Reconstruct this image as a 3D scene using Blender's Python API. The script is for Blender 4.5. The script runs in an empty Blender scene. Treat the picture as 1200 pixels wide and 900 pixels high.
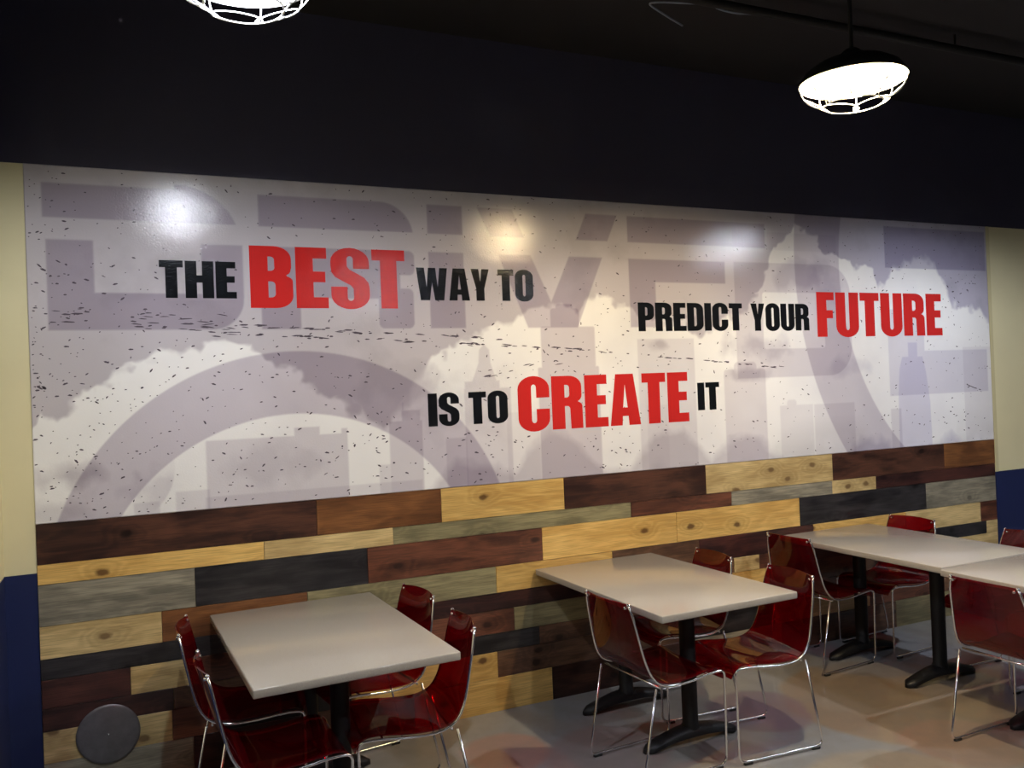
import bpy, bmesh, math, random
import numpy as np
from mathutils import Vector, Matrix

SC = bpy.context.scene
COL = SC.collection
PI = math.pi
random.seed(7)

# ------------------------------------------------------------------ camera
F_PX = 995.26
YAW, PITCH, ROLL = math.radians(24.630), math.radians(0.3745), math.radians(-2.2324)
cd = bpy.data.cameras.new('camera')
cd.sensor_fit = 'HORIZONTAL'
cd.sensor_width = 36.0
cd.lens = F_PX / 1200.0 * 36.0
cam = bpy.data.objects.new('camera', cd)
COL.objects.link(cam)
_f = Vector((math.sin(YAW), math.cos(YAW), 0)); _r = Vector((math.cos(YAW), -math.sin(YAW), 0)); _u = Vector((0, 0, 1))
_f, _u = math.cos(PITCH) * _f + math.sin(PITCH) * _u, math.cos(PITCH) * _u - math.sin(PITCH) * _f
_r, _u = math.cos(ROLL) * _r + math.sin(ROLL) * _u, math.cos(ROLL) * _u - math.sin(ROLL) * _r
M4 = Matrix((_r, _u, -_f)).transposed().to_4x4()
M4.translation = Vector((0, -4.276, 1.7477))
cam.matrix_world = M4
SC.camera = cam

# ------------------------------------------------------------------ world, exposure
w = bpy.data.worlds.new('world'); SC.world = w; w.use_nodes = True
w.node_tree.nodes['Background'].inputs[0].default_value = (0.9, 0.92, 1.0, 1)
w.node_tree.nodes['Background'].inputs[1].default_value = 0.035
SC.view_settings.view_transform = 'Standard'
SC.view_settings.look = 'None'
SC.view_settings.exposure = 0.0
SC.view_settings.gamma = 1.0
SC.view_settings.use_curve_mapping = False
SC.cycles.use_denoising = True
SC.cycles.sample_clamp_indirect = 6.0
SC.cycles.max_bounces = 10
SC.cycles.transparent_max_bounces = 24
BULB = 1450.0          # bulb emission strength
LAMPS = [  # x, y, z of the rim, bulb colour, strength factor, label
    (0.365, -1.68, 3.004, (0.86, 0.90, 1.0), 1.0, 'cool white caged dome lamp at the top left, cut by the frame'),
    (2.760, -1.72, 2.952, (1.0, 0.77, 0.44), 1.5, 'warm white caged dome lamp hanging over the middle table'),
    (4.950, -1.75, 2.955, (0.86, 0.90, 1.0), 1.35, 'cool white caged dome lamp over the right tables, outside the frame'),
    (2.300, -4.05, 2.955, (0.86, 0.90, 1.0), 0.9, 'cool white caged dome lamp in the back row, just right of the camera'),
    (4.470, -3.95, 2.955, (0.86, 0.90, 1.0), 0.9, 'cool white caged dome lamp at the right end of the back row'),
]

# ------------------------------------------------------------------ helpers
def s2l(c):
    return tuple(((v / 255.0) / 12.92 if v / 255.0 <= 0.04045 else ((v / 255.0 + 0.055) / 1.055) ** 2.4) for v in c)

def mat(name, rgb=None, rough=0.5, metal=0.0, spec=0.5):
    m = bpy.data.materials.new(name); m.use_nodes = True
    b = m.node_tree.nodes['Principled BSDF']
    if rgb: b.inputs['Base Color'].default_value = (*rgb, 1)
    b.inputs['Roughness'].default_value = rough
    b.inputs['Metallic'].default_value = metal
    b.inputs['Specular IOR Level'].default_value = spec
    return m

class N:
    """small node helper"""
    def __init__(s, m): s.nt = m.node_tree; s.bsdf = s.nt.nodes.get('Principled BSDF'); s.out = s.nt.nodes.get('Material Output')
    def new(s, t, **kw):
        n = s.nt.nodes.new(t)
        for k, v in kw.items(): setattr(n, k, v)
        return n
    def link(s, a, b): s.nt.links.new(a, b)
    def math(s, op, a, b=None, c=None, clamp=False):
        n = s.new('ShaderNodeMath', operation=op); n.use_clamp = clamp
        for i, v in enumerate((a, b, c)):
            if v is None: continue
            if isinstance(v, (int, float)): n.inputs[i].default_value = v
            else: s.link(v, n.inputs[i])
        return n.outputs[0]
    def mix(s, fac, a, b, mode='MIX'):
        n = s.new('ShaderNodeMix', data_type='RGBA', blend_type=mode)
        for i, v in ((0, fac), (6, a), (7, b)):
            if isinstance(v, (int, float)): n.inputs[i].default_value = v
            elif isinstance(v, tuple): n.inputs[i].default_value = (*v[:3], 1)
            else: s.link(v, n.inputs[i])
        return n.outputs[2]
    def noise(s, vec, scale, detail=3, rough=0.5, dist=0.0):
        n = s.new('ShaderNodeTexNoise')
        n.inputs['Scale'].default_value = scale; n.inputs['Detail'].default_value = detail
        n.inputs['Roughness'].default_value = rough; n.inputs['Distortion'].default_value = dist
        s.link(vec, n.inputs['Vector']); return n.outputs[0]
    def smooth(s, v, a, b):
        n = s.new('ShaderNodeMapRange', interpolation_type='SMOOTHSTEP')
        s.link(v, n.inputs[0]); n.inputs[1].default_value = a; n.inputs[2].default_value = b
        return n.outputs[0]
    def bump(s, h, strength, dist=0.01):
        n = s.new('ShaderNodeBump'); n.inputs['Strength'].default_value = strength; n.inputs['Distance'].default_value = dist
        s.link(h, n.inputs['Height']); s.link(n.outputs[0], s.bsdf.inputs['Normal'])

def mesh_obj(name, verts, faces, m, parent=None, smooth=False, loc=None):
    me = bpy.data.meshes.new(name); me.from_pydata([tuple(v) for v in verts], [], faces); me.update()
    for mm in (m if isinstance(m, (list, tuple)) else [m]): me.materials.append(mm)
    if smooth: me.polygons.foreach_set('use_smooth', [True] * len(me.polygons))
    o = bpy.data.objects.new(name, me); COL.objects.link(o)
    if parent: o.parent = parent
    if loc: o.location = loc
    return o

def bm_obj(name, bm, m, parent=None, smooth=False, loc=None, angle=None):
    me = bpy.data.meshes.new(name); bm.normal_update(); bm.to_mesh(me); bm.free()
    for mm in (m if isinstance(m, (list, tuple)) else [m]): me.materials.append(mm)
    if smooth: me.polygons.foreach_set('use_smooth', [True] * len(me.polygons))
    if angle is not None and hasattr(me, 'set_sharp_from_angle'): me.set_sharp_from_angle(angle=math.radians(angle))
    o = bpy.data.objects.new(name, me); COL.objects.link(o)
    if parent: o.parent = parent
    if loc: o.location = loc
    return o

def box_bm(bm, x0, x1, y0, y1, z0, z1, bevel=0.0, seg=1):
    vs = [bm.verts.new(p) for p in ((x0, y0, z0), (x1, y0, z0), (x1, y1, z0), (x0, y1, z0), (x0, y0, z1), (x1, y0, z1), (x1, y1, z1), (x0, y1, z1))]
    fs = [bm.faces.new([vs[i] for i in f]) for f in ((0, 3, 2, 1), (4, 5, 6, 7), (0, 1, 5, 4), (1, 2, 6, 5), (2, 3, 7, 6), (3, 0, 4, 7))]
    if bevel > 0:
        es = list({e for f in fs for e in f.edges})
        bmesh.ops.bevel(bm, geom=es, offset=bevel, segments=seg, affect='EDGES', profile=0.5)
    return bm

def catmull(pts, n):
    P = [Vector(p) for p in pts]; P = [2 * P[0] - P[1]] + P + [2 * P[-1] - P[-2]]
    out = []
    for i in range(1, len(P) - 2):
        for k in range(n):
            t = k / n; a, b, c, d = P[i - 1], P[i], P[i + 1], P[i + 2]
            out.append(0.5 * ((2 * b) + (c - a) * t + (2 * a - 5 * b + 4 * c - d) * t * t + (3 * b - a - 3 * c + d) * t ** 3))
    out.append(P[-2]); return out

def round_path(pts, r, n=5):
    """polyline with rounded corners"""
    P = [Vector(p) for p in pts]; out = [P[0]]
    for i in range(1, len(P) - 1):
        a, b, c = P[i - 1], P[i], P[i + 1]
        ra = min(r, (a - b).length * 0.49, (c - b).length * 0.49)
        p, q = b + (a - b).normalized() * ra, b + (c - b).normalized() * ra
        for k in range(n + 1):
            t = k / n; out.append(p * (1 - t) ** 2 + b * 2 * t * (1 - t) + q * t * t)
    out.append(P[-1]); return out

def tube_bm(bm, pts, rad, seg=8, closed=False, caps=True):
    P = [Vector(p) for p in pts]; n = len(P); rings = []
    T0 = (P[1] - P[0]).normalized()
    up = Vector((0, 0, 1)) if abs(T0.z) < 0.9 else Vector((0, 1, 0))
    nrm = (up - T0 * up.dot(T0)).normalized()
    for i in range(n):
        if closed: t = (P[(i + 1) % n] - P[i - 1]).normalized()
        else: t = (P[min(i + 1, n - 1)] - P[max(i - 1, 0)]).normalized()
        nrm = (nrm - t * nrm.dot(t)).normalized(); bi = t.cross(nrm)
        rings.append([bm.verts.new(P[i] + rad * (math.cos(2 * PI * k / seg) * nrm + math.sin(2 * PI * k / seg) * bi)) for k in range(seg)])
    for i in range(n if closed else n - 1):
        A, B = rings[i], rings[(i + 1) % n]
        for k in range(seg): bm.faces.new((A[k], A[(k + 1) % seg], B[(k + 1) % seg], B[k]))
    if caps and not closed:
        bm.faces.new(rings[0][::-1]); bm.faces.new(rings[-1])

def lathe_bm(bm, prof, seg=32):
    rings = []
    for r, z in prof:
        if r < 1e-6: rings.append([bm.verts.new((0, 0, z))])
        else: rings.append([bm.verts.new((r * math.cos(2 * PI * k / seg), r * math.sin(2 * PI * k / seg), z)) for k in range(seg)])
    for A, B in zip(rings, rings[1:]):
        for k in range(seg):
            k2 = (k + 1) % seg
            if len(A) == 1 and len(B) == 1: continue
            if len(A) == 1: bm.faces.new((A[0], B[k2], B[k]))
            elif len(B) == 1: bm.faces.new((A[k], A[k2], B[0]))
            else: bm.faces.new((A[k], A[k2], B[k2], B[k]))

def tag(o, label, cat, group=None):
    o['label'] = label; o['category'] = cat
    if group: o['group'] = group
    return o

def thing(name, label, cat, loc=(0, 0, 0), rz=0.0, group=None):
    o = bpy.data.objects.new(name, None); COL.objects.link(o)
    o.location = loc; o.rotation_euler = (0, 0, rz); o.empty_display_size = 0.1
    return tag(o, label, cat, group)

def copy_tree(o, parent=None):
    c = o.copy(); COL.objects.link(c); c.parent = parent
    for ch in list(o.children): copy_tree(ch, c)
    return c

def struct(o): o['kind'] = 'structure'; return o

# ------------------------------------------------------------------ materials
def paint(name, rgb, rough=0.55, bump=0.05):
    m = mat(name, rgb, rough, 0, 0.35); n = N(m)
    tc = n.new('ShaderNodeTexCoord')
    c = n.noise(tc.outputs['Object'], 3.0, 4)
    n.link(n.mix(c, tuple(v * 0.92 for v in rgb), tuple(min(1, v * 1.06) for v in rgb)), n.bsdf.inputs['Base Color'])
    n.bump(n.noise(tc.outputs['Object'], 160, 2), bump, 0.004)
    return m

M_CREAM = paint('cream_paint', s2l((226, 217, 176)))
M_CREAM2 = paint('cream_bead', s2l((206, 196, 152)))
M_BLUE = paint('navy_paint', s2l((32, 41, 80)), 0.45)
M_BLACK = paint('black_wall_paint', (0.036, 0.033, 0.060), 0.7)
M_CEIL = paint('black_ceiling_paint', (0.013, 0.011, 0.012), 0.8)
M_STEEL = mat('chrome', (0.90, 0.90, 0.92), 0.17, 1.0)
M_BLKMETAL = mat('black_cast_iron', (0.007, 0.007, 0.008), 0.5, 0, 0.35)
n = N(M_BLKMETAL); tc = n.new('ShaderNodeTexCoord'); n.bump(n.noise(tc.outputs['Object'], 220, 2), 0.12, 0.003)
M_RUBBER = mat('black_rubber', (0.012, 0.012, 0.012), 0.6)

# floor: stained polished concrete
M_FLOOR = mat('polished_concrete', (0.2, 0.2, 0.2), 0.2, 0, 0.5); n = N(M_FLOOR)
geo = n.new('ShaderNodeNewGeometry'); pos = geo.outputs['Position']
sx = n.new('ShaderNodeSeparateXYZ')
wob = n.new('ShaderNodeTexNoise'); wob.inputs['Scale'].default_value = 2.2; wob.inputs['Detail'].default_value = 3; n.link(pos, wob.inputs['Vector'])
vm = n.new('ShaderNodeVectorMath', operation='MULTIPLY_ADD'); n.link(wob.outputs['Color'], vm.inputs[0]); vm.inputs[1].default_value = (0.16, 0.16, 0); n.link(pos, vm.inputs[2])
n.link(vm.outputs[0], sx.inputs[0])
PX, PY = n.math('SUBTRACT', sx.outputs[0], 0.08), n.math('SUBTRACT', sx.outputs[1], 0.08)
base = n.mix(n.smooth(n.noise(pos, 1.1, 4), 0.35, 0.65), s2l((142, 145, 149)), s2l((154, 151, 145)))
def blob(col, cx, cy, r, soft, colr, amt):
    d = n.math('SQRT', n.math('ADD', n.math('POWER', n.math('SUBTRACT', PX, cx), 2.0), n.math('POWER', n.math('SUBTRACT', PY, cy), 2.0)))
    k = n.math('MULTIPLY', n.smooth(d, r + soft, r - soft), amt)
    return n.mix(k, col, s2l(colr))
for b in ((3.75, -0.95, 0.62, 0.03, (151, 130, 106), 0.72), (3.0, -0.70, 0.27, 0.03, (128, 106, 121), 0.68), (1.62, -0.50, 0.22, 0.03, (171, 132, 121), 0.72),
          (2.05, -0.75, 0.30, 0.04, (151, 128, 126), 0.51), (2.55, -1.02, 0.16, 0.03, (113, 96, 105), 0.51), (4.25, -0.25, 0.50, 0.04, (128, 132, 143), 0.51), (3.55, -1.50, 0.26, 0.03, (164, 138, 121), 0.68),
          (4.45, -1.20, 0.30, 0.03, (132, 118, 130), 0.59), (2.9, -1.75, 0.45, 0.04, (172, 158, 136), 0.59), (0.9, -1.5, 0.5, 0.04, (141, 121, 126), 0.59),
          (1.9, -2.4, 0.6, 0.05, (158, 138, 115), 0.59), (4.2, -2.6, 0.7, 0.05, (136, 128, 136), 0.59), (0.3, -3.0, 0.6, 0.05, (161, 143, 121), 0.59)):
    base = blob(base, *b)
mott = n.noise(pos, 9, 6, 0.6)
base = n.mix(n.math('MULTIPLY', n.smooth(mott, 0.3, 0.7), 0.30), base, s2l((132, 126, 120)))
n.link(base, n.bsdf.inputs['Base Color'])
n.link(n.math('ADD', n.math('MULTIPLY', n.noise(pos, 30, 4), 0.08), 0.045), n.bsdf.inputs['Roughness'])
n.bump(n.noise(pos, 45, 3), 0.04, 0.004)

# wood of the planks
def wood(name, light, dark, knot=(40, 26, 20), knots=0.6, blotch=0.5):
    L, D, K = s2l(light), s2l(dark), s2l(knot)
    m = mat(name, L, 0.29, 0, 0.45); n = N(m)
    tc = n.new('ShaderNodeTexCoord'); oi = n.new('ShaderNodeObjectInfo')
    off = n.new('ShaderNodeCombineXYZ'); r = n.math('MULTIPLY', oi.outputs['Random'], 137.0)
    n.link(r, off.inputs[0]); n.link(n.math('MULTIPLY', r, 0.37), off.inputs[2])
    add = n.new('ShaderNodeVectorMath', operation='ADD'); n.link(tc.outputs['Object'], add.inputs[0]); n.link(off.outputs[0], add.inputs[1])
    P = add.outputs[0]
    def mapped(sx, sz):
        k = n.new('ShaderNodeVectorMath', operation='MULTIPLY'); n.link(P, k.inputs[0]); k.inputs[1].default_value = (sx, 1.0, sz); return k.outputs[0]
    # knots bend the grain around them
    vo = n.new('ShaderNodeTexVoronoi'); vo.voronoi_dimensions = '2D'; vo.inputs['Scale'].default_value = 1.0
    sp_ = n.new('ShaderNodeSeparateXYZ'); n.link(mapped(2.7, 4.4), sp_.inputs[0]); cb_ = n.new('ShaderNodeCombineXYZ'); n.link(sp_.outputs[0], cb_.inputs[0]); n.link(sp_.outputs[2], cb_.inputs[1]); n.link(cb_.outputs[0], vo.inputs['Vector'])
    sc_ = n.new('ShaderNodeSeparateColor'); n.link(vo.outputs['Color'], sc_.inputs[0]); keep = n.smooth(sc_.outputs[0], 0.26, 0.30)
    kd = n.math('ADD', n.math('ADD', vo.outputs['Distance'], n.math('MULTIPLY', n.noise(P, 26, 3), 0.09)), n.math('MULTIPLY', n.math('SUBTRACT', 1.0, keep), 1.0))
    kmask = n.smooth(kd, 0.145, 0.085)
    halo = n.smooth(kd, 0.40, 0.08)
    grain_c = n.noise(mapped(1.6, 34), 1.0, 5, 0.6, 0.6)
    ring = n.math('SINE', n.math('ADD', n.math('MULTIPLY', n.noise(mapped(1.1, 5.5), 1.0, 2), 60.0), n.math('MULTIPLY', halo, 14.0)))
    g = n.math('ADD', n.math('MULTIPLY', grain_c, 0.70), n.math('MULTIPLY', n.math('ADD', n.math('MULTIPLY', ring, 0.5), 0.5), 0.20))
    bl = n.noise(mapped(1.3, 4.5), 1.6, 4, 0.6)
    t = n.math('ADD', n.math('MULTIPLY', n.smooth(g, 0.30, 0.70), 1 - blotch), n.math('MULTIPLY', n.smooth(bl, 0.41, 0.58), blotch), clamp=True)
    c = n.mix(t, D, L)
    fine = n.noise(mapped(6, 240), 1.0, 2)
    c = n.mix(n.math('MULTIPLY', n.smooth(fine, 0.42, 0.66), 0.45), c, tuple(v * 0.55 for v in D))
    c = n.mix(n.math('MULTIPLY', halo, 0.42 * knots), c, tuple(v * 0.6 for v in D))
    c = n.mix(n.math('MULTIPLY', kmask, knots), c, K)
    vr = n.math('ADD', 0.88, n.math('MULTIPLY', n.math('FRACT', n.math('MULTIPLY', oi.outputs['Random'], 17.3)), 0.24))
    vv = n.new('ShaderNodeVectorMath', operation='SCALE'); n.link(c, vv.inputs[0]); n.link(vr, vv.inputs['Scale'])
    n.link(vv.outputs[0], n.bsdf.inputs['Base Color'])
    n.bump(grain_c, 0.10, 0.003)
    return m
WOOD = {
    'walnut': wood('dark_walnut_wood', (96, 62, 48), (44, 28, 24), (24, 15, 13), 0.9, 0.6),
    'orange': wood('orange_brown_wood', (146, 98, 58), (96, 60, 36), (50, 28, 18), 0.7, 0.5),
    'yellow': wood('yellow_pine_wood', (238, 200, 122), (204, 160, 88), (84, 52, 28), 0.85, 0.4),
    'pale': wood('pale_pine_wood', (232, 206, 148), (186, 158, 106), (96, 66, 40), 0.75, 0.55),
    'olive': wood('olive_stained_wood', (166, 156, 116), (116, 108, 80), (64, 56, 40), 0.7, 0.55),
    'grey': wood('grey_weathered_wood', (172, 164, 142), (112, 107, 94), (70, 64, 58), 0.6, 0.6),
    'black': wood('black_stained_wood', (62, 59, 60), (25, 24, 27), (14, 13, 14), 0.8, 0.5),
    'red': wood('red_brown_wood', (132, 82, 60), (70, 42, 33), (34, 20, 16), 0.8, 0.6),
    'maroon': wood('maroon_stained_wood', (90, 54, 47), (42, 26, 26), (22, 13, 14), 0.7, 0.55),
    'brown': wood('brown_stained_wood', (128, 94, 70), (74, 52, 41), (38, 26, 20), 0.8, 0.6),
}

# chair acrylic, laminate, prints, lamps
M_ACRYL = bpy.data.materials.new('red_acrylic'); M_ACRYL.use_nodes = True
nt = M_ACRYL.node_tree; nt.nodes.clear()
o_ = nt.nodes.new('ShaderNodeOutputMaterial'); tr = nt.nodes.new('ShaderNodeBsdfTransparent'); gl = nt.nodes.new('ShaderNodeBsdfGlossy'); df = nt.nodes.new('ShaderNodeBsdfDiffuse')
fr = nt.nodes.new('ShaderNodeFresnel'); mx1 = nt.nodes.new('ShaderNodeMixShader'); mx2 = nt.nodes.new('ShaderNodeMixShader')
tr.inputs[0].default_value = (0.50, 0.014, 0.032, 1); df.inputs[0].default_value = (0.44, 0.005, 0.018, 1)
gl.inputs[0].default_value = (1, 1, 1, 1); gl.inputs['Roughness'].default_value = 0.05; fr.inputs[0].default_value = 1.49
mx1.inputs[0].default_value = 0.10
nt.links.new(tr.outputs[0], mx1.inputs[1]); nt.links.new(df.outputs[0], mx1.inputs[2])
gb = nt.nodes.new('ShaderNodeNewGeometry'); mm = nt.nodes.new('ShaderNodeMath'); mm.operation = 'SUBTRACT'; mm.inputs[0].default_value = 0.85; nt.links.new(gb.outputs['Backfacing'], mm.inputs[1]); mm.use_clamp = True
mk = nt.nodes.new('ShaderNodeMath'); mk.operation = 'MULTIPLY'; nt.links.new(fr.outputs[0], mk.inputs[0]); nt.links.new(mm.outputs[0], mk.inputs[1])
nt.links.new(mk.outputs[0], mx2.inputs[0]); nt.links.new(mx1.outputs[0], mx2.inputs[1]); nt.links.new(gl.outputs[0], mx2.inputs[2])
nt.links.new(mx2.outputs[0], o_.inputs[0])

M_TOP = mat('grey_laminate', s2l((176, 168, 158)), 0.15, 0, 0.5); n = N(M_TOP)
tc = n.new('ShaderNodeTexCoord')
n.link(n.mix(n.smooth(n.noise(tc.outputs['Object'], 380, 2), 0.4, 0.66), s2l((170, 163, 153)), s2l((188, 181, 170))), n.bsdf.inputs['Base Color'])
n.bump(n.noise(tc.outputs['Object'], 300, 2), 0.03, 0.002)

def print_finish(m):
    n = N(m); g = n.new('ShaderNodeNewGeometry')
    h = n.math('ADD', n.noise(g.outputs['Position'], 120, 3), n.math('MULTIPLY', n.noise(g.outputs['Position'], 14, 2), 0.8))
    n.bsdf.inputs['Roughness'].default_value = 0.108
    n.bsdf.inputs['Specular IOR Level'].default_value = 0.5
    n.bump(h, 0.19, 0.004)
    return n
M_PRINT = mat('mural_print'); n = print_finish(M_PRINT)
at_ = n.new('ShaderNodeAttribute'); at_.attribute_name = 'print'; n.link(at_.outputs['Color'], n.bsdf.inputs['Base Color'])
M_RED = mat('red_ink', s2l((202, 45, 43))); print_finish(M_RED)
M_INK = mat('black_ink', s2l((20, 22, 26))); print_finish(M_INK)
M_SPECK = mat('grey_ink', s2l((92, 84, 94))); print_finish(M_SPECK)

M_SHADE_OUT = mat('black_enamel', (0.008, 0.008, 0.009), 0.6, 0, 0.2)
M_SHADE_IN = mat('white_enamel', (0.9, 0.9, 0.9), 0.35)
M_WIRE = mat('white_wire', (0.85, 0.85, 0.85), 0.4)

# ------------------------------------------------------------------ room shell
def quads_box(name, boxes, mats):
    """boxes: list of (x0,x1,y0,y1,z0,z1,material index)"""
    V, Fc, mi = [], [], []
    for x0, x1, y0, y1, z0, z1, k in boxes:
        b = len(V)
        V += [(x0, y0, z0), (x1, y0, z0), (x1, y1, z0), (x0, y1, z0), (x0, y0, z1), (x1, y0, z1), (x1, y1, z1), (x0, y1, z1)]
        for f in ((0, 3, 2, 1), (4, 5, 6, 7), (0, 1, 5, 4), (1, 2, 6, 5), (2, 3, 7, 6), (3, 0, 4, 7)):
            Fc.append(tuple(b + i for i in f)); mi.append(k)
    o = mesh_obj(name, V, Fc, mats)
    o.data.polygons.foreach_set('material_index', mi)
    return o

ML, MR, MB, MT = -0.367, 5.900, 1.2365, 2.828     # the mural's edges on the wall
ZB = 0.995                                         # cream over navy
struct(quads_box('floor', [(-0.60, 8.5, -7.0, 0.2, -0.12, 0.0, 0)], [M_FLOOR]))
struct(quads_box('ceiling', [(-0.60, 8.5, -7.0, 0.2, 3.68, 3.8, 0)], [M_CEIL]))
wall_back = struct(quads_box('wall_back', [
    (-0.60, ML - 0.001, 0.004, 0.2, 0, 1.022, 1), (-0.60, ML - 0.001, 0.004, 0.2, 1.022, 2.828, 0),
    (ML - 0.001, MR + 0.001, 0.014, 0.2, 0, MT, 0),
    (MR + 0.034, 8.5, 0.002, 0.2, 0, ZB, 1), (MR + 0.034, 8.5, 0.002, 0.2, ZB, MT, 0),
    (-0.60, 8.5, 0.0, 0.2, MT, 3.68, 2)], [M_CREAM, M_BLUE, M_BLACK]))
struct(quads_box('trim_1', [(MR + 0.001, MR + 0.034, -0.004, 0.2, 0, ZB, 1), (MR + 0.001, MR + 0.034, -0.004, 0.2, ZB, MT, 0)], [M_CREAM2, M_BLUE]))
struct(quads_box('wall_left', [(-0.62, -0.492, -7.0, 0.004, 0, 1.022, 1), (-0.62, -0.492, -7.0, 0.004, 1.022, MT, 0), (-0.62, -0.492, -7.0, 0.004, MT, 3.68, 2)], [M_CREAM, M_BLUE, M_BLACK]))

# ------------------------------------------------------------------ planks
ZR = [1.2355, 1.056, 0.967, 0.784, 0.640, 0.548, 0.422, 0.322, 0.181, 0.0]
ROWS = [
    [('walnut', 0.86), ('orange', 1.52), ('yellow', 2.26), ('walnut', 3.25), ('pale', 4.29), ('walnut', 5.36), ('orange', 9)],
    [('yellow', 0.60), ('pale', 1.25), ('olive', 2.70), ('red', 3.44), ('grey', 4.28), ('pale', 4.68), ('maroon', 9)],
    [('grey', 0.28), ('black', 1.11), ('red', 2.11), ('yellow', 3.02), ('yellow', 3.99), ('black', 5.16), ('grey', 9)],
    [('pale', 0.13), ('orange', 0.80), ('olive', 1.82), ('yellow', 2.56), ('brown', 3.18), ('maroon', 4.10), ('yellow', 4.95), ('pale', 5.72), ('red', 9)],
    [('black', 0.95), ('maroon', 2.45), ('brown', 3.44), ('pale', 3.64), ('red', 4.55), ('brown', 5.05), ('black', 5.78), ('pale', 9)],
    [('maroon', -0.01), ('pale', 0.28), ('red', 0.82), ('red', 1.92), ('olive', 2.95), ('yellow', 3.72), ('brown', 4.70), ('pale', 9)],
    [('maroon', 0.17), ('brown', 0.62), ('black', 2.07), ('brown', 3.15), ('orange', 3.9), ('red', 4.9), ('walnut', 9)],
    [('pale', 0.16), ('red', 0.36), ('black', 1.0), ('yellow', 1.81), ('brown', 3.05), ('black', 3.75), ('pale', 4.58), ('red', 5.3), ('brown', 9)],
    [('grey', 0.25), ('maroon', 0.75), ('brown', 1.33), ('yellow', 2.14), ('walnut', 3.1), ('grey', 3.8), ('brown', 4.82), ('olive', 9)],
]
for zi, row in enumerate(ROWS):
    x = ML
    for wk, xe in row:
        xe = min(xe, MR)
        if xe - x < 0.01: continue
        z1, z0 = ZR[zi] - 0.0009, ZR[zi + 1] + (0.0009 if zi < 8 else 0.0)
        front = random.uniform(-0.0015, 0.0015)
        cx, cz = (x + xe) / 2, (z0 + z1) / 2
        bm = bmesh.new(); box_bm(bm, x + 0.0008 - cx, xe - 0.0008 - cx, front, 0.0135, z0 - cz, z1 - cz, 0.0012, 1)
        bm_obj('plank', bm, WOOD[wk], wall_back, loc=(cx, 0, cz))
        x = xe

# ------------------------------------------------------------------ the mural: painted print
def fbm(X, Z, scale, octv=4, seed=0):
    rng = np.random.default_rng(seed); out = np.zeros_like(X); amp, tot, f = 1.0, 0.0, scale
    for _ in range(octv):
        G = rng.random((64, 64)); x, z = X * f + 11.3, Z * f + 5.7
        xi, zi = np.floor(x).astype(int), np.floor(z).astype(int); fx, fz = x - xi, z - zi
        fx, fz = fx * fx * (3 - 2 * fx), fz * fz * (3 - 2 * fz)
        g = lambda a, b: G[a % 64, b % 64]
        out += amp * ((g(xi, zi) * (1 - fx) + g(xi + 1, zi) * fx) * (1 - fz) + (g(xi, zi + 1) * (1 - fx) + g(xi + 1, zi + 1) * fx) * fz)
        tot += amp; amp *= 0.5; f *= 2.03
    return out / tot

NX, NZ = 1256, 320
gx = np.linspace(ML, MR, NX); gz = np.linspace(MB, MT, NZ)
X, Z = np.meshgrid(gx, gz)          # rows are z
E_ = 0.004
def ss(d): return np.clip(0.5 - d / (2 * E_), 0, 1)      # signed distance to coverage
def rect(x0, x1, z0, z1, r=0.0, tx=0.0):
    cx, cz = (x0 + x1) / 2, (z0 + z1) / 2
    qx, qz = np.abs(X - cx) - (x1 - x0) / 2 + r, np.abs(Z - cz) - (z1 - z0) / 2 + r
    return ss(np.hypot(np.maximum(qx, 0), np.maximum(qz, 0)) + np.minimum(np.maximum(qx, qz), 0) - r)
def poly(*p):
    """signed distance of a polygon"""
    p = np.array(p, float); d = np.full(X.shape, 1e9); s = np.ones(X.shape)
    for i in range(len(p)):
        a, b = p[i], p[i - 1]; e = b - a; wx, wz = X - a[0], Z - a[1]
        t = np.clip((wx * e[0] + wz * e[1]) / (e @ e), 0, 1)
        d = np.minimum(d, (wx - e[0] * t) ** 2 + (wz - e[1] * t) ** 2)
        c1, c2, c3 = Z >= a[1], Z < b[1], e[0] * wz > e[1] * wx
        s = np.where((c1 & c2 & c3) | (~c1 & ~c2 & ~c3), -s, s)
    return ss(s * np.sqrt(d))
def disc(cx, cz, r): return ss(np.hypot(X - cx, Z - cz) - r)
def union(*m):
    o = m[0]
    for k in m[1:]: o = np.maximum(o, k)
    return o
def minus(a, *m):
    for k in m: a = a * (1 - k)
    return a

n1, n2, n3 = fbm(X, Z, 4.0, 6, 1), fbm(X, Z, 1.3, 4, 2), fbm(X, Z, 2.4, 5, 3)
hx = [-.4, -.15, .1, .3, .5, .65, .8, 1.0, 1.1, 1.22, 1.36, 1.5, 1.75, 1.95, 2.2, 2.4, 2.6, 2.9, 3.2, 3.5, 3.72, 3.86, 4.05, 4.2, 4.35, 4.47, 4.55, 4.65, 4.73, 4.77, 4.88, 5.0, 5.2, 5.35, 5.43, 5.5, 5.65, 5.8, 5.92]
hz = [1.68, 1.83, 1.97, 2.05, 2.02, 1.98, 1.86, 1.74, 1.66, 1.56, 1.70, 1.95, 2.05, 2.12, 2.27, 2.2, 2.26, 2.16, 2.12, 2.14, 2.32, 2.6, 2.76, 2.68, 2.6, 2.57, 2.48, 2.57, 2.5, 2.38, 2.45, 2.55, 2.6, 2.55, 2.4, 2.22, 2.22, 2.18, 2.05]
H = np.interp(X, hx, hz)
puff = 1 - np.abs(2 * fbm(X, Z, 5.5, 4, 8) - 1)          # billows
field = (H - Z) / 0.10
cm = field + (n1 - 0.5) * 1.3 + (puff - 0.75) * 1.6
cloud = np.clip(cm / (0.35 + 0.9 * np.clip(n2 - .35, 0, 1)) + .1, 0, 1); cloud = cloud * cloud * (3 - 2 * cloud)
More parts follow.
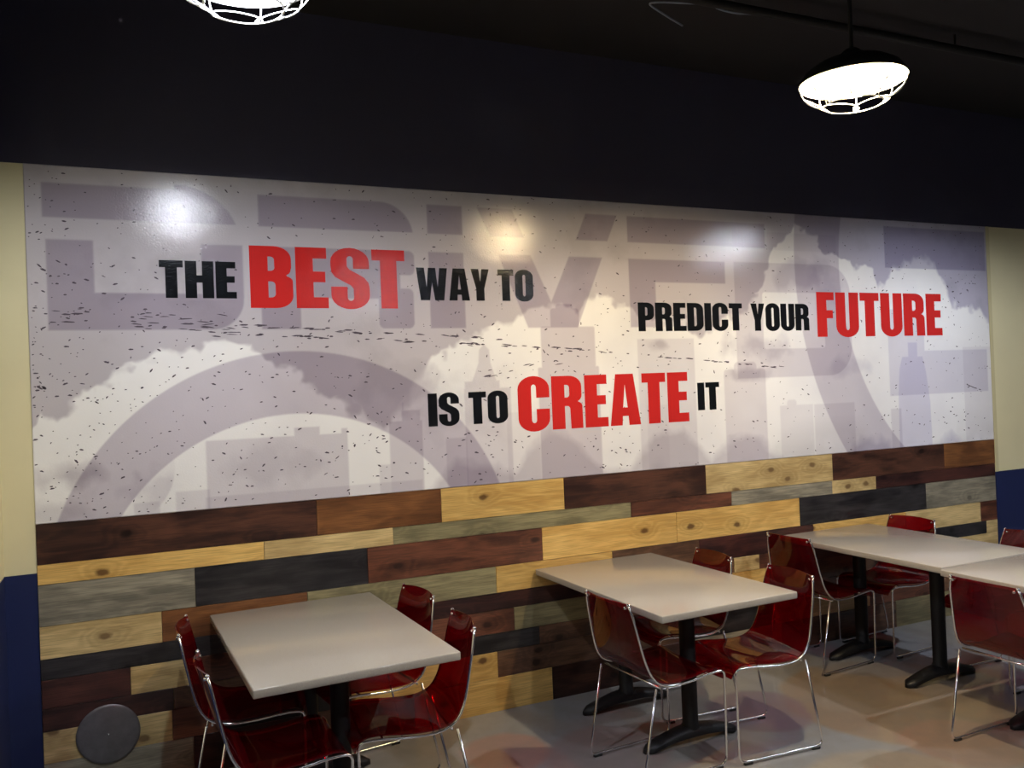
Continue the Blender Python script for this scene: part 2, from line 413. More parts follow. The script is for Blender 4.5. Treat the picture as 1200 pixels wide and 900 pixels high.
lx = [-.4, 1.3, 1.5, 1.62, 1.78, 1.95, 2.08, 2.18, 2.30, 2.42, 2.55, 2.70, 2.80, 2.95, 3.10, 3.2, 3.3, 3.45, 3.6, 3.75, 3.9, 4.4, 4.55, 4.75, 4.9, 5.3, 5.45, 5.6, 5.9]
lz = [1.1, 1.1, 1.26, 1.38, 1.36, 1.26, 1.42, 1.50, 1.50, 1.40, 1.28, 1.26, 1.38, 1.46, 1.46, 1.38, 1.28, 1.40, 1.40, 1.32, 1.18, 1.22, 1.33, 1.33, 1.22, 1.22, 1.30, 1.24, 1.16]
d = (np.interp(X, lx, lz) - Z) / .05 + (n1 - .5) * 2.4 + (puff - .75) * 1.4
cloud *= 1 - .72 * np.clip(d * .7 + .3, 0, 1)
for cx, cz, rx, rz, amt in ((-.22, 1.44, .24, .07, .95), (-.30, 1.28, .2, .06, .5), (1.22, 1.80, .22, .17, .8), (3.72, 1.98, .28, .09, .7), (2.95, 1.99, .10, .04, .8), (.62, 1.42, .28, .10, .4),
                            (4.42, 1.80, .22, .09, .5), (3.62, 1.78, .14, .05, .7), (1.62, 1.66, .25, .18, .4), (4.05, 2.42, .24, .08, .6), (4.30, 2.40, .10, .2, .4)):
    d = 1 - np.hypot((X - cx) / rx, (Z - cz) / rz) + (n1 - .5) * 2.4 + (puff - .75) * .9
    cloud *= 1 - np.clip(d * 1.3, 0, 1) * min(1, amt) * .9
cloud *= 0.80 + 0.30 * np.clip(n3 * 1.8 - 0.4, 0, 1)
cloud = np.clip(cloud, 0, 1)[..., None]
violet = np.clip((X - 3.2) / 1.6, 0, 1)[..., None]
LAV = np.array(s2l((200, 194, 200))) * (1 - violet) + np.array(s2l((190, 186, 202))) * violet
WHT = np.array(s2l((248, 247, 246)))
img = LAV * (0.90 + 0.22 * (n2[..., None])) * (1 - cloud) + WHT * cloud

INK = np.array([0.66, 0.62, 0.69])      # one pass of lavender ink
def over(mask, k=1.0, ink=INK):
    global img
    m_ = (mask * k)[..., None]; img = img * (1 - m_ + m_ * ink)

# stencil word along the top: each letter is cut by one clear band
T1, T0, L1, L0 = 2.75, 2.595, 2.497, 2.09
over(minus(union(rect(-.30, .30, T0, T1), minus(disc(.26, 2.49, .285), rect(-.3, .9, 2.0, T0), 1 - rect(.25, .7, T0, T1 + .05)), rect(.25, .33, T0, T1))))
over(minus(union(rect(-.29, .40, L0, L1), rect(.30, .55, L0, L1, 0), ), rect(-.10, .36, 2.26, 2.6), minus(rect(.40, .60, 2.05, 2.24), disc(.40, 2.24, .15))))
over(union(rect(.63, 1.26, T0, T1), minus(disc(1.24, 2.57, .18), rect(.9, 1.5, 2.0, T0), 1 - rect(1.25, 1.5, T0, T1 + .05))))
over(union(rect(.62, 1.34, 2.245, L1), rect(.63, .82, L0, 2.26), rect(1.22, 1.41, L0, 2.30, .03), rect(1.28, 1.42, 2.37, L1, .03)))
over(union(rect(1.50, 1.70, T0, T1), rect(1.50, 1.70, L0, L1)))
over(poly((2.47, T1), (2.68, T1), (2.61, T0), (2.40, T0)))
over(poly((1.79, T1), (2.00, T1), (2.07, T0), (1.86, T0)))
over(poly((1.905, L1), (2.105, L1), (2.225, 2.235), (2.35, L1), (2.57, L1), (2.39, L0), (2.075, L0)))
over(union(rect(2.75, 3.79, T0, T1)))
over(union(rect(2.75, 3.46, 2.36, L1), rect(2.75, 2.935, L0, 2.40)))
over(union(rect(2.935, 3.46, L0, 2.16)), 0.45)
# second word, larger, across the right half
over(union(minus(rect(3.53, 4.51, 1.76, 2.50, .20), rect(3.75, 4.27, 1.945, 2.31, .02)), rect(3.53, 3.9, 2.31, 2.50), rect(3.53, 3.9, 1.76, 1.945)), 0.62)
over(rect(3.53, 4.40, 2.585, 2.70), 0.25)
over(union(rect(4.85, 5.885, 2.495, 2.785)), 0.95, np.array([0.62, 0.60, 0.70]))
over(union(rect(4.85, 5.205, 1.60, 2.205), rect(5.2, 5.86, 1.60, 1.91)), 0.62, np.array([0.68, 0.655, 0.765]))
# two great rings
over(minus(disc(.79, .835, 1.145), disc(.775, .715, .955)))
R2 = minus(disc(6.30, 2.52, 2.27), disc(6.12, 2.49, 1.70))
over(R2, 0.85)
# skyline
BLD = np.array([0.70, 0.66, 0.72])
def b(m, k=0.8): over(m, k, BLD)
b(union(rect(.35, 1.03, 1.1, 1.56), rect(.765, .89, 1.5, 1.60), rect(1.0, 1.03, 1.5, 1.585)), 0.75)
b(rect(.34, 1.42, 1.1, 1.293), 0.45); b(rect(.03, .14, 1.1, 1.293), 0.5); b(rect(.21, .36, 1.1, 1.33), 0.5)
b(union(rect(1.25, 1.43, 1.1, 1.605), rect(1.32, 1.42, 1.55, 1.66), rect(1.325, 1.33, 1.6, 1.70)), 0.75); b(rect(1.19, 1.25, 1.1, 1.385), .5)
b(union(rect(1.675, 1.95, 1.1, 1.76), rect(1.68, 1.885, 1.1, 1.80), poly((1.72, 1.79), (1.765, 1.90), (1.77, 1.97), (1.80, 2.0), (1.83, 1.97), (1.835, 1.90), (1.87, 1.79))), 0.62); b(rect(1.56, 1.68, 1.1, 1.50), .5)
b(rect(1.92, 2.12, 1.1, 1.62), 0.32)
b(union(rect(2.15, 2.50, 1.1, 2.095, .012), rect(2.215, 2.40, 2.0, 2.20, .02), rect(2.25, 2.36, 2.15, 2.225, .02), rect(2.125, 2.52, 1.1, 1.865, .01)), 0.9)
b(rect(2.79, 3.20, 1.1, 2.018), 0.5); b(rect(2.84, 2.99, 1.1, 1.62), .2)
b(union(rect(3.42, 3.75, 1.1, 1.82, .02), rect(3.50, 3.68, 1.7, 1.865, .03)), 0.62)
b(union(rect(3.86, 4.14, 1.1, 1.575), rect(3.92, 4.0, 1.5, 1.61, .02)), 0.38); b(rect(4.15, 4.51, 1.1, 1.572), 0.45); b(rect(4.85, 4.95, 1.1, 1.51), .5)
over(union(poly((4.93, 1.60), (4.95, 1.79), (4.98, 1.87), (5.18, 1.87), (5.21, 1.76), (5.24, 1.55), (5.25, 1.1), (4.92, 1.1)), rect(5.04, 5.13, 1.85, 1.97)), 0.62, np.array([0.70, 0.68, 0.84]))
b(rect(5.60, 5.90, 1.1, 1.93), 0.35)
# dusk haze low down, and grunge
low = np.clip((1.50 - Z) / 0.25, 0, 1) * np.clip((n3 - 0.42) * 5, 0, 1) * np.clip((X - 1.5) / .3, 0, 1)
img *= (1 - 0.22 * low)[..., None]
img *= (1 - 0.12 * np.clip((n1 - .62) * 6, 0, 1) * np.clip((field * -1 + .2) * 1.2, 0, 1))[..., None]
over(minus(np.clip((n1 - .5) * 6, 0, 1) * disc(-.05, 1.45, .26)), 0.5)
img = np.clip(img, 0.02, 0.95)

V = np.stack([X.ravel(), np.zeros(X.size), Z.ravel()], 1).astype(np.float32)
idx = np.arange(NX * NZ, dtype=np.int32).reshape(NZ, NX)
Q = np.stack([idx[:-1, :-1], idx[:-1, 1:], idx[1:, 1:], idx[1:, :-1]], -1).reshape(-1)
nq = Q.size // 4
me = bpy.data.meshes.new('wall_mural')
rim = np.array([(ML, .0125, MB), (MR, .0125, MB), (MR, .0125, MT), (ML, .0125, MT)], np.float32)
nv = V.shape[0]
me.vertices.add(nv + 4); me.vertices.foreach_set('co', np.concatenate([V, rim]).ravel())
bot, top, lef, rig = idx[0, :], idx[-1, :], idx[:, 0], idx[:, -1]
ng = [list(bot[::-1]) + [nv, nv + 1], list(top) + [nv + 2, nv + 3], list(lef) + [nv + 3, nv], list(rig[::-1]) + [nv + 1, nv + 2]]
loops = np.concatenate([Q] + [np.array(g, np.int32) for g in ng])
starts = np.concatenate([np.arange(nq) * 4, nq * 4 + np.cumsum([0] + [len(g) for g in ng])[:-1]]).astype(np.int32)
me.loops.add(loops.size); me.loops.foreach_set('vertex_index', loops.astype(np.int32))
me.polygons.add(nq + 4); me.polygons.foreach_set('loop_start', starts)
me.update(calc_edges=True); me.validate()
ca = me.attributes.new('print', 'FLOAT_COLOR', 'POINT')
rgba = np.ones((nv + 4, 4), np.float32); rgba[:nv, :3] = img.reshape(-1, 3); rgba[nv:, :3] = 0.7
ca.data.foreach_set('color', rgba.ravel())
me.materials.append(M_PRINT)
mural = bpy.data.objects.new('wall_mural', me); COL.objects.link(mural)
tag(mural, 'wide glossy printed mural of grey skyline, clouds and slogan above the planks', 'mural')

# speckles and broken dashes of the print
V, Fc = [], []
def speck(x, z, l, h, a):
    if not (ML + .01 < x < MR - .01 and MB + .01 < z < MT - .01): return
    ca_, sa = math.cos(a), math.sin(a); k = len(V)
    P = [(-l, -h * random.uniform(.1, .7)), (-l * .4, -h), (l * .5, -h * random.uniform(.5, 1)), (l, -h * random.uniform(-.2, .6)), (l * random.uniform(.5, 1), h * .8), (-l * .3, h)]
    V.extend((x + ca_ * p - sa * q, -0.0007, z + sa * p + ca_ * q) for p, q in P); Fc.append(tuple(range(k, k + 6)))
for i in range(1900):
    x = ML + (MR - ML) * random.random() ** 1.7; z = random.uniform(MB, MT)
    if random.random() > (0.9 if z < 2.2 or x > 1 else .45): continue
    s_ = random.random() ** 3; speck(x, z, .0032 + .009 * s_, .002 + .0022 * s_, random.gauss(0, .5))
for (x0, z0, x1, z1, cnt, sp) in ((-.30, 2.17, .45, 2.11, 26, .022), (.0, 2.10, .6, 2.07, 16, .012), (.54, 2.11, 1.3, 2.06, 22, .005), (.54, 2.07, 1.4, 2.02, 20, .005), (1.4, 2.06, 1.9, 2.03, 9, .004),
                                  (1.45, 2.02, 2.46, 1.96, 20, .003), (2.5, 1.955, 3.5, 1.86, 16, .003), (3.53, 1.855, 3.97, 1.815, 10, .003), (5.60, 1.665, 5.86, 1.585, 8, .003), (1.8, 1.84, 2.3, 1.90, 9, .012)):
    for i in range(cnt):
        t = random.random(); speck(x0 + (x1 - x0) * t, z0 + (z1 - z0) * t + random.gauss(0, sp), random.uniform(.008, .034), random.uniform(.002, .0042), math.atan2(z1 - z0, x1 - x0) + random.gauss(0, .06))
for (cx, cz, cnt, sp) in ((-.24, 2.33, 9, .03), (-.33, 1.85, 10, .03), (.1, 2.2, 12, .25), (5.5, 1.35, 22, .12), (5.6, 2.35, 20, .12), (1.15, 1.42, 30, .2), (2.25, 1.98, 12, .08), (2.6, 1.40, 12, .08), (1.75, 1.45, 20, .1)):
    for i in range(cnt): speck(random.gauss(cx, sp), random.gauss(cz, sp), random.uniform(.005, .014), random.uniform(.002, .005), random.gauss(-.3, .6))
o = mesh_obj('ink_speckles', V, Fc, M_SPECK, mural); o['kind'] = 'stuff'

# lettering: heavy condensed capitals, cap height 1
S_ = 0.265
def arc(cx, cy, rx, ry, a0, a1, n=7):
    return [(cx + rx * math.cos(math.radians(a0 + (a1 - a0) * k / n)), cy + ry * math.sin(math.radians(a0 + (a1 - a0) * k / n))) for k in range(n + 1)]
def rrect(x0, x1, y0, y1, rx, ry):
    return arc(x1 - rx, y1 - ry, rx, ry, 0, 90) + arc(x0 + rx, y1 - ry, rx, ry, 90, 180) + arc(x0 + rx, y0 + ry, rx, ry, 180, 270) + arc(x1 - rx, y0 + ry, rx, ry, 270, 360)
GL = {}
GL['T'] = (.54, [[(0, 1), (.54, 1), (.54, .815), (.405, .815), (.405, 0), (.135, 0), (.135, .815), (0, .815)]])
GL['H'] = (.66, [[(0, 1), (S_, 1), (S_, .615), (.395, .615), (.395, 1), (.66, 1), (.66, 0), (.395, 0), (.395, .42), (S_, .42), (S_, 0), (0, 0)]])
GL['E'] = (.49, [[(0, 1), (.475, 1), (.475, .82), (S_, .82), (S_, .605), (.45, .605), (.45, .43), (S_, .43), (S_, .18), (.49, .18), (.49, 0), (0, 0)]])
GL['F'] = (.47, [[(0, 1), (.47, 1), (.47, .82), (S_, .82), (S_, .595), (.43, .595), (.43, .415), (S_, .415), (S_, 0), (0, 0)]])
GL['I'] = (.27, [[(0, 1), (.27, 1), (.27, 0), (0, 0)]])
GL['B'] = (.63, [[(0, 1)] + arc(.36, .80, .25, .20, 90, 0) + [(.61, .66)] + arc(.50, .62, .10, .09, 0, -70, 4) + arc(.50, .43, .13, .09, 70, 0, 4) + arc(.38, .20, .25, .20, 0, -90) + [(0, 0)],
                 [(S_, .83)] + arc(.30, .78, .06, .05, 90, 0, 4) + arc(.30, .65, .06, .05, 0, -90, 4) + [(S_, .60)], [(S_, .43)] + arc(.305, .37, .065, .06, 90, 0, 4) + arc(.305, .23, .065, .06, 0, -90, 4) + [(S_, .17)]])
GL['O'] = (.63, [rrect(0, .63, -.015, 1.015, .30, .24), rrect(.265, .365, .15, .85, .05, .06)])
GL['C'] = (.63, [[(.63, .61), (.63, .77)] + arc(.315, .775, .315, .24, 0, 180, 12) + arc(.315, .225, .315, .24, 180, 360, 12) + [(.63, .40), (.365, .40)] + arc(.315, .20, .05, .06, 0, -180, 6) + arc(.315, .80, .05, .06, 180, 0, 6) + [(.365, .61)]])
GL['D'] = (.63, [[(0, 1)] + arc(.34, .76, .29, .24, 90, 0) + arc(.34, .24, .29, .24, 0, -90) + [(0, 0)], [(S_, .83)] + arc(.315, .76, .05, .07, 90, 0, 4) + arc(.315, .24, .05, .07, 0, -90, 4) + [(S_, .17)]])
GL['P'] = (.59, [[(0, 1)] + arc(.33, .80, .26, .20, 90, 0) + arc(.33, .58, .26, .20, 0, -90) + [(S_, .38), (S_, 0), (0, 0)], [(S_, .83)] + arc(.29, .775, .055, .055, 90, 0, 4) + arc(.29, .60, .055, .055, 0, -90, 4) + [(S_, .545)]])
GL['R'] = (.64, [[(0, 1)] + arc(.36, .80, .26, .20, 90, 0) + arc(.50, .63, .12, .12, 0, -70, 4) + arc(.50, .42, .13, .09, 70, 0, 4) + [(.635, 0), (.385, 0), (.375, .36)] + arc(.32, .37, .055, .06, 0, 90, 4) + [(S_, .43), (S_, 0), (0, 0)],
                 [(S_, .83)] + arc(.305, .77, .06, .06, 90, 0, 4) + arc(.305, .65, .06, .06, 0, -90, 4) + [(S_, .59)]])
GL['S'] = (.61, [[(.61, .665)] + [(.61, .78)] + arc(.305, .78, .305, .235, 0, 180, 12) + [(0, .70)] + [(.012, .60), (.07, .52), (.20, .445), (.31, .385), (.352, .33), (.355, .19)] + arc(.305, .175, .05, .05, 0, -180, 6) + [(.255, .36), (0, .36), (0, .22)]
                 + arc(.305, .22, .305, .235, 180, 360, 12) + [(.61, .33), (.595, .43), (.53, .515), (.42, .58), (.30, .645), (.257, .70), (.255, .80)] + arc(.305, .825, .05, .05, 180, 0, 6) + [(.355, .665)]])
GL['U'] = (.63, [[(0, 1), (.265, 1), (.265, .22)] + arc(.315, .205, .05, .06, 180, 360, 6) + [(.365, 1), (.63, 1), (.63, .24)] + arc(.315, .225, .315, .24, 0, -180, 12)])
GL['W'] = (.98, [[(0, 1), (.25, 1), (.315, .40), (.375, 1), (.605, 1), (.665, .40), (.73, 1), (.98, 1), (.86, 0), (.57, 0), (.49, .56), (.41, 0), (.12, 0)]])
GL['A'] = (.67, [[(0, 0), (.135, 1), (.525, 1), (.67, 0), (.41, 0), (.398, .18), (.272, .18), (.26, 0)], [(.285, .345), (.385, .345), (.335, .80)]])
GL['Y'] = (.61, [[(0, 1), (.26, 1), (.31, .60), (.36, 1), (.61, 1), (.44, .38), (.44, 0), (.17, 0), (.17, .38)]])
GAP, SPACE = 0.045, 0.20
glyph_mesh = {}
def glyph(ch, m):
    key = (ch, m.name)
    if key in glyph_mesh: return glyph_mesh[key]
    cu = bpy.data.curves.new('letter', 'CURVE'); cu.dimensions = '2D'; cu.fill_mode = 'BOTH'; cu.extrude = 0.0
    for loop in GL[ch][1]:
        sp = cu.splines.new('POLY'); sp.points.add(len(loop) - 1); sp.use_cyclic_u = True
        for p, (x, y) in zip(sp.points, loop): p.co = (x, y, 0, 1)
    tmp = bpy.data.objects.new('letter', cu); me_ = bpy.data.meshes.new_from_object(tmp)
    bpy.data.objects.remove(tmp); bpy.data.curves.remove(cu)
    me_.name = 'letter'
    for v in me_.vertices: x, y, _ = v.co; v.co = (x, 0, y)
    if sum(p.normal.y * p.area for p in me_.polygons) > 0: me_.flip_normals()
    me_.materials.clear(); me_.materials.append(m)
    glyph_mesh[key] = me_; return me_
def write(text, x0, x1, z0, z1, m, label=None):
    wid = sum(GL[c][0] if c != ' ' else SPACE for c in text) + GAP * (len(text) - 1)
    kx, kz = (x1 - x0) / wid, z1 - z0; x = x0
    for c in text:
        if c == ' ': x += (SPACE + GAP) * kx; continue
        o = bpy.data.objects.new('letter', glyph(c, m)); COL.objects.link(o); o.parent = mural
        o.location = (x, -0.0011, z0); o.scale = (kx, 1, kz)
        if label: o['label'] = label
        x += (GL[c][0] + GAP) * kx
write('THE', .172, .517, 2.239, 2.416, M_INK)
write('BEST', .580, 1.366, 2.194, 2.499, M_RED, 'red letter')
write('WAY TO', 1.428, 2.114, 2.239, 2.412, M_INK)
write('PREDICT', 2.803, 3.582, 2.065, 2.237, M_INK)
write('YOUR', 3.650, 4.138, 2.062, 2.237, M_INK)
write('FUTURE', 4.206, 5.396, 2.018, 2.317, M_RED, 'red letter')
write('IS TO', 1.466, 1.929, 1.568, 1.743, M_INK)
write('CREATE', 1.992, 3.144, 1.512, 1.814, M_RED, 'red letter')
write('IT', 3.212, 3.378, 1.575, 1.745, M_INK)

# ------------------------------------------------------------------ tables
def rot_pt(cx, yf, th, a, b_): c, s = math.cos(th), math.sin(th); return (cx + c * a - s * b_, yf + s * a + c * b_)
def foot_bm(bm):
    rings = []
    for k in range(17):
        t = -1 + 2 * k / 16; x = .275 * t; a = abs(t)
        wy = (.046 - .008 * a) * (1 if a < .86 else math.sqrt(max(0.05, 1 - ((a - .86) / .145) ** 2)))
        zt = .088 - .058 * a ** 1.6; zb = .040 * (1 - a ** 2.2)
        if a > .93: zt -= .008
        pr = [(-wy, zb), (-wy, zb + (zt - zb) * .55), (-wy * .6, zt - .002), (0, zt), (wy * .6, zt - .002), (wy, zb + (zt - zb) * .55), (wy, zb)]
        rings.append([bm.verts.new((x, y, z)) for y, z in pr])
    for A, B in zip(rings, rings[1:]):
        for k in range(7): bm.faces.new((A[k], A[(k + 1) % 7], B[(k + 1) % 7], B[k]))
    bm.faces.new(rings[0]); bm.faces.new(rings[-1][::-1])
    bmesh.ops.recalc_face_normals(bm, faces=bm.faces)
TW, TD, TZ = .780, 1.182, .745
def make_table():
    t = thing('dining_table', '', 'table')
    bm = bmesh.new(); box_bm(bm, -TW / 2, TW / 2, -TD, 0, TZ - .034, TZ, .006, 3); bm_obj('tabletop', bm, M_TOP, t, True, angle=40)
    for y in (-.275, -.835):
        bm = bmesh.new(); lathe_bm(bm, [(0, .05), (.044, .05), (.044, .085), (.0385, .095), (.0385, TZ - .05), (0, TZ - .05)], 24)
        bm_obj('column', bm, M_BLKMETAL, t, True, (0, y, 0), 40)
        bm = bmesh.new(); foot_bm(bm); bm_obj('pedestal_foot', bm, M_BLKMETAL, t, True, (0, y, 0), 50)
        bm = bmesh.new(); box_bm(bm, -.17, .17, -.045, .045, TZ - .052, TZ - .034, .004); box_bm(bm, -.045, .045, -.17, .17, TZ - .052, TZ - .034, .004)
        bm_obj('mounting_plate', bm, M_BLKMETAL, t, False, (0, y, 0))
    return t
tproto = make_table()
TABLES = [(.726, -.0213, .032, 'grey laminate table at the left, the nearest to the round steel plate'),
          (2.442, -.004, .0229, 'grey laminate table in the middle with three red chairs'),
          (4.188, -.0146, .0027, 'grey laminate table at the right, against the plank wall'),
          (4.150, -1.222, .0, 'grey laminate table joined to the near end of the right one, cut by the frame')]
for i, (cx, yf, th, lb) in enumerate(TABLES):
    t = tproto if i == 0 else copy_tree(tproto)
    t.location = (cx, yf, 0); t.rotation_euler = (0, 0, th); tag(t, lb, 'table', 'grey two-pedestal tables')

# ------------------------------------------------------------------ chairs
PROF = [(-.264, .798), (-.250, .735), (-.232, .650), (-.215, .575), (-.196, .515), (-.165, .468), (-.115, .444), (-.050, .437), (.030, .440), (.105, .449), (.160, .452), (.196, .443), (.220, .418), (.230, .392)]
HALF = [.160, .176, .184, .191, .198, .205, .208, .208, .208, .207, .205, .202, .196, .186]
def make_chair():
    t = thing('dining_chair', '', 'chair')
    prof = catmull([(a, h, z) for (a, z), h in zip(PROF, HALF)], 3)
    NU, NV = len(prof), 13
    def pt(i, j):
        x, h, z = prof[i]; v = -1 + 2 * j / (NV - 1); u = i / (NU - 1); q = 1 - v * v
        back = max(0.0, 1 - u / .42); seat = max(0.0, min(1.0, (u - .45) / .15)) * max(0.0, min(1.0, (1.0 - u) / .12))
        return Vector((x - .030 * q * back, v * h, z + .006 * q * back - .013 * q * seat + .004 * (1 - q) * seat))
    G = [[pt(i, j) for j in range(NV)] for i in range(NU)]
    nrm = [[None] * NV for _ in range(NU)]
    for i in range(NU):
        for j in range(NV):
            du = G[min(i + 1, NU - 1)][j] - G[max(i - 1, 0)][j]; dv = G[i][min(j + 1, NV - 1)] - G[i][max(j - 1, 0)]
            nrm[i][j] = du.cross(dv).normalized()
    V = []; Fc = []
    for sgn in (0, 1):
        for i in range(NU):
            for j in range(NV): V.append(G[i][j] - nrm[i][j] * (.006 * sgn))
    o_i = lambda s, i, j: s * NU * NV + i * NV + j
    for i in range(NU - 1):
        for j in range(NV - 1):
            Fc.append((o_i(0, i, j), o_i(0, i + 1, j), o_i(0, i + 1, j + 1), o_i(0, i, j + 1)))
            Fc.append((o_i(1, i, j), o_i(1, i, j + 1), o_i(1, i + 1, j + 1), o_i(1, i + 1, j)))
    ring = [(0, j) for j in range(NV)] + [(i, NV - 1) for i in range(1, NU)] + [(NU - 1, j) for j in range(NV - 2, -1, -1)] + [(i, 0) for i in range(NU - 2, 0, -1)]
    for (a, b_), (c, d) in zip(ring, ring[1:] + ring[:1]): Fc.append((o_i(0, a, b_), o_i(0, c, d), o_i(1, c, d), o_i(1, a, b_)))
    me = bpy.data.meshes.new('shell'); me.from_pydata(V, [], Fc); me.validate()
    bm = bmesh.new(); bm.from_mesh(me); bmesh.ops.recalc_face_normals(bm, faces=bm.faces); bpy.data.meshes.remove(me)
    bm_obj('shell', bm, M_ACRYL, t, True, angle=50)
    # side frames: one bent rod each, down the back edge, under the seat, to the floor runner and up again
    for sg in (1, -1):
        path = []
        hs = catmull([(a, h, z) for (a, z), h in zip(PROF[:11], HALF[:11])], 2)
        for k, (a, h, z) in enumerate(hs):
            a2 = hs[min(k + 1, len(hs) - 1)]; a1 = hs[max(k - 1, 0)]
            tx, tz = a2[0] - a1[0], a2[2] - a1[2]; L = math.hypot(tx, tz)
            path.append((a + tz / L * .007, sg * (h + .004), z - tx / L * .013))
        hx, hy, hz = path[-1]
        tail = round_path([(hx, hy, hz), (.216, sg * .209, .437), (.212, sg * .205, .0125), (-.259, sg * .205, .0125), (-.172, sg * .209, .428)], .042, 5)
        tail = tail[1:]
        bm = bmesh.new(); tube_bm(bm, path + tail, .0056, 8)
        f = bm_obj('side_frame', bm, M_STEEL, t, True)
        for x in (.165, -.215):
            bm = bmesh.new(); box_bm(bm, x - .022, x + .022, sg * .205 - .008, sg * .205 + .008, 0.0, .012, .002); bm_obj('glide', bm, M_RUBBER, f)
        bm = bmesh.new(); bmesh.ops.create_icosphere(bm, subdivisions=2, radius=.0085, matrix=Matrix.Translation(path[0])); bm_obj('end_cap', bm, M_STEEL, f, True)
    for x, z, h in ((-.150, .428, .209), (.120, .432, .209)):
        bm = bmesh.new(); tube_bm(bm, [(x, -h, z), (x, h, z)], .005, 8); bm_obj('cross_bar', bm, M_STEEL, t, True)
    for sg in (1, -1):
        bm = bmesh.new(); tube_bm(bm, [(-.2600, sg * .149, .782), (-.282, sg * .149, .782)], .006, 10); bm_obj('rivet', bm, M_STEEL, t, True)
    return t
cproto = make_chair()
RD = math.radians
CHAIRS = [
    (.467, -.409, -8.6, 'red acrylic chair left of the left table, the one nearer the planks'),
    (.501, -.969, 1.2, 'red acrylic chair left of the left table, the one nearer the camera'),
    (.997, -.370, 187.7, 'red acrylic chair right of the left table, the one by the planks'),
    (.996, -.906, 175.1, 'red acrylic chair right of the left table, its full side profile showing'),
    (2.213, -.947, 3.7, 'red acrylic chair left of the middle table, seen from behind'),
    (2.711, -.978, 176.1, 'red acrylic chair at the near right of the middle table, seat in view'),
    (2.684, -.412, 176.5, 'red acrylic chair by the planks behind the middle table'),
    (3.895, -.262, 4.7, 'red acrylic chair at the left of the right table, backed toward the middle table'),
    (4.448, -.262, 183.6, 'bright red acrylic chair against the planks at the right table'),
    (4.507, -1.008, 177.5, 'red acrylic chair at the far right before the navy wall, mostly behind the tables'),
    (3.766, -1.657, 0.5, 'large red acrylic chair at the right frame edge, seen from behind'),
]
for i, (x, y, a, lb) in enumerate(CHAIRS):
    c = cproto if i == 0 else copy_tree(cproto)
    c.location = (x, y, 0); c.rotation_euler = (0, 0, RD(a)); tag(c, lb, 'chair', 'red acrylic sled-base chairs')

# ------------------------------------------------------------------ round steel cover plate on the planks
M_PLATE = mat('brushed_steel', s2l((128, 126, 128)), 0.45, 0.55); n = N(M_PLATE)
tc = n.new('ShaderNodeTexCoord'); n.link(n.mix(n.noise(tc.outputs['Object'], 22, 5, 0.65), s2l((108, 105, 108)), s2l((146, 144, 146))), n.bsdf.inputs['Base Color'])
plate = thing('cover_plate', 'round grey steel cover plate screwed low on the plank wall', 'cover plate', (-.108, -.002, .268))
bm = bmesh.new(); lathe_bm(bm, [(0, .0), (.130, .0), (.132, .002), (.130, .005), (.120, .008), (0, .010)], 48)
bmesh.ops.rotate(bm, verts=bm.verts, cent=(0, 0, 0), matrix=Matrix.Rotation(PI / 2, 3, 'X')); bm_obj('disc', bm, M_PLATE, plate, True, angle=40)
bm = bmesh.new(); lathe_bm(bm, [(.006, .009), (.005, .0125), (0, .0135)], 12)
bmesh.ops.rotate(bm, verts=bm.verts, cent=(0, 0, 0), matrix=Matrix.Rotation(PI / 2, 3, 'X')); bm_obj('screw', bm, M_STEEL, plate, True)

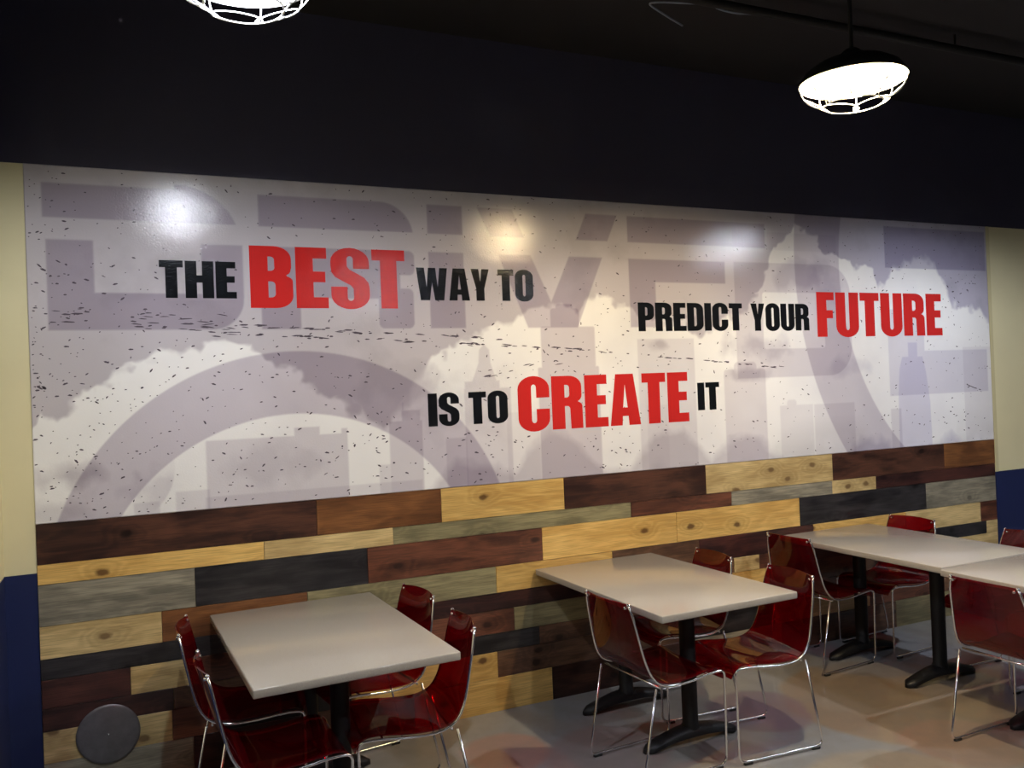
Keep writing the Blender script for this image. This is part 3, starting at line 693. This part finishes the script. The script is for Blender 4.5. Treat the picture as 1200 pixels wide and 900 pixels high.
# ------------------------------------------------------------------ pendant lamps
bulb_mats = {}
def bulb_mat(col, k):
    key = (col, k)
    if key not in bulb_mats:
        m = mat('bulb_glow', (0.9, 0.9, 0.9), 0.3); b_ = m.node_tree.nodes['Principled BSDF']
        b_.inputs['Emission Color'].default_value = (*col, 1); b_.inputs['Emission Strength'].default_value = BULB * k; bulb_mats[key] = m
    return bulb_mats[key]
def make_lamp():
    t = thing('pendant_lamp', '', 'lamp')
    po = [(.212, 0), (.208, .016), (.185, .047), (.140, .076), (.085, .097), (.050, .105), (.040, .122), (.026, .134), (0, .138)]
    bm = bmesh.new(); lathe_bm(bm, po, 40); bm_obj('shade', bm, M_SHADE_OUT, t, True)
    bm = bmesh.new(); lathe_bm(bm, [(.209, 0.001), (.204, .016), (.181, .044), (.137, .072), (.083, .092), (.046, .100), (0, .103)], 40); bm_obj('reflector', bm, M_SHADE_IN, t, True)
    bm = bmesh.new(); lathe_bm(bm, [(0, .102), (.022, .101), (.022, .094), (0, .093)], 16); bm_obj('socket', bm, M_SHADE_IN, t, True, angle=40)
    bm = bmesh.new(); bmesh.ops.create_icosphere(bm, subdivisions=2, radius=.042, matrix=Matrix.Translation((0, 0, .054))); bm_obj('bulb', bm, M_WIRE, t, True)
    bm = bmesh.new(); tube_bm(bm, [(0, 0, .136), (0, 0, .70)], .009, 10); bm_obj('stem', bm, M_SHADE_OUT, t, True)
    bm = bmesh.new(); lathe_bm(bm, [(0, .695), (.06, .695), (.06, .712), (.055, .725), (0, .725)], 24); bm_obj('canopy', bm, M_SHADE_OUT, t, True, angle=40)
    bowl = lambda a, s: Vector((math.cos(a) * (.205 * math.cos(s) ** .9 if s < 1.5 else 0), math.sin(a) * (.205 * math.cos(s) ** .9 if s < 1.5 else 0), -.108 * math.sin(s)))
    for s in (0.0, 1.02):
        bm = bmesh.new(); tube_bm(bm, [bowl(2 * PI * k / 40, s) for k in range(40)], .0027, 6, True); bm_obj('guard_ring', bm, M_WIRE, t, True)
    NR = 8
    for r in range(NR):
        a = 2 * PI * (r + .5) / NR
        bm = bmesh.new(); tube_bm(bm, [bowl(a, s) for s in (0, .2, .4, .6, .8, 1.02)], .0024, 6); bm_obj('guard_rib', bm, M_WIRE, t, True)
    for r in range(NR):
        a = 2 * PI * r / NR
        pts = [bowl(a + .46 * math.sin(q), .62 - .42 * math.cos(q)) for q in [2 * PI * k / 18 for k in range(18)]]
        bm = bmesh.new(); tube_bm(bm, pts, .0022, 6, True); bm_obj('guard_loop', bm, M_WIRE, t, True)
    return t
lproto = make_lamp()
for i, (x, y, z, col, k, lb) in enumerate(LAMPS):
    t = lproto if i == 0 else copy_tree(lproto)
    t.location = (x, y, z); t.rotation_euler = (0, 0, .3 * i); tag(t, lb, 'lamp', 'caged dome pendant lamps')
    for ch in t.children:
        if ch.name.startswith('bulb'):
            ch.data = ch.data.copy(); ch.data.materials.clear(); ch.data.materials.append(bulb_mat(col, k))

# ------------------------------------------------------------------ ceiling clutter
M_CABLE = mat('grey_cable', (0.20, 0.23, 0.29), 0.4)
M_PIPE = mat('black_pipe', (0.010, 0.009, 0.009), 0.7, 0, 0.25)
for i, (y, z, r, lb) in enumerate(((-.95, 3.60, .022, 'black conduit pipe under the ceiling, the one nearer the mural wall'), (-1.9, 3.62, .03, 'thicker black conduit pipe under the ceiling, above the lamp row'))):
    bm = bmesh.new(); tube_bm(bm, [(-.48, y, z), (8.5, y, z)], r, 12)
    o = bm_obj('conduit_pipe', bm, M_PIPE, None, True); tag(o, lb, 'pipe', 'ceiling conduits')
    for x in (.8, 2.6, 4.4, 6.2):
        bm = bmesh.new(); tube_bm(bm, [(x, y, z + r * .9), (x, y, 3.68)], .006, 8); bm_obj('hanger', bm, M_PIPE, o, True)
bm = bmesh.new()
loop = catmull([(2.70, -.68, 3.60), (2.56, -.745, 3.60), (2.405, -.825, 3.60), (2.42, -.86, 3.60), (2.54, -.895, 3.60), (2.68, -.915, 3.605), (2.80, -.88, 3.61), (2.92, -.85, 3.625), (3.05, -.845, 3.64), (3.6, -.86, 3.66), (4.2, -.86, 3.67)], 6)
tube_bm(bm, loop, .005, 6)
tag(bm_obj('cable', bm, M_CABLE, None, True), 'thin grey cable looped loosely beneath the black ceiling', 'cable')
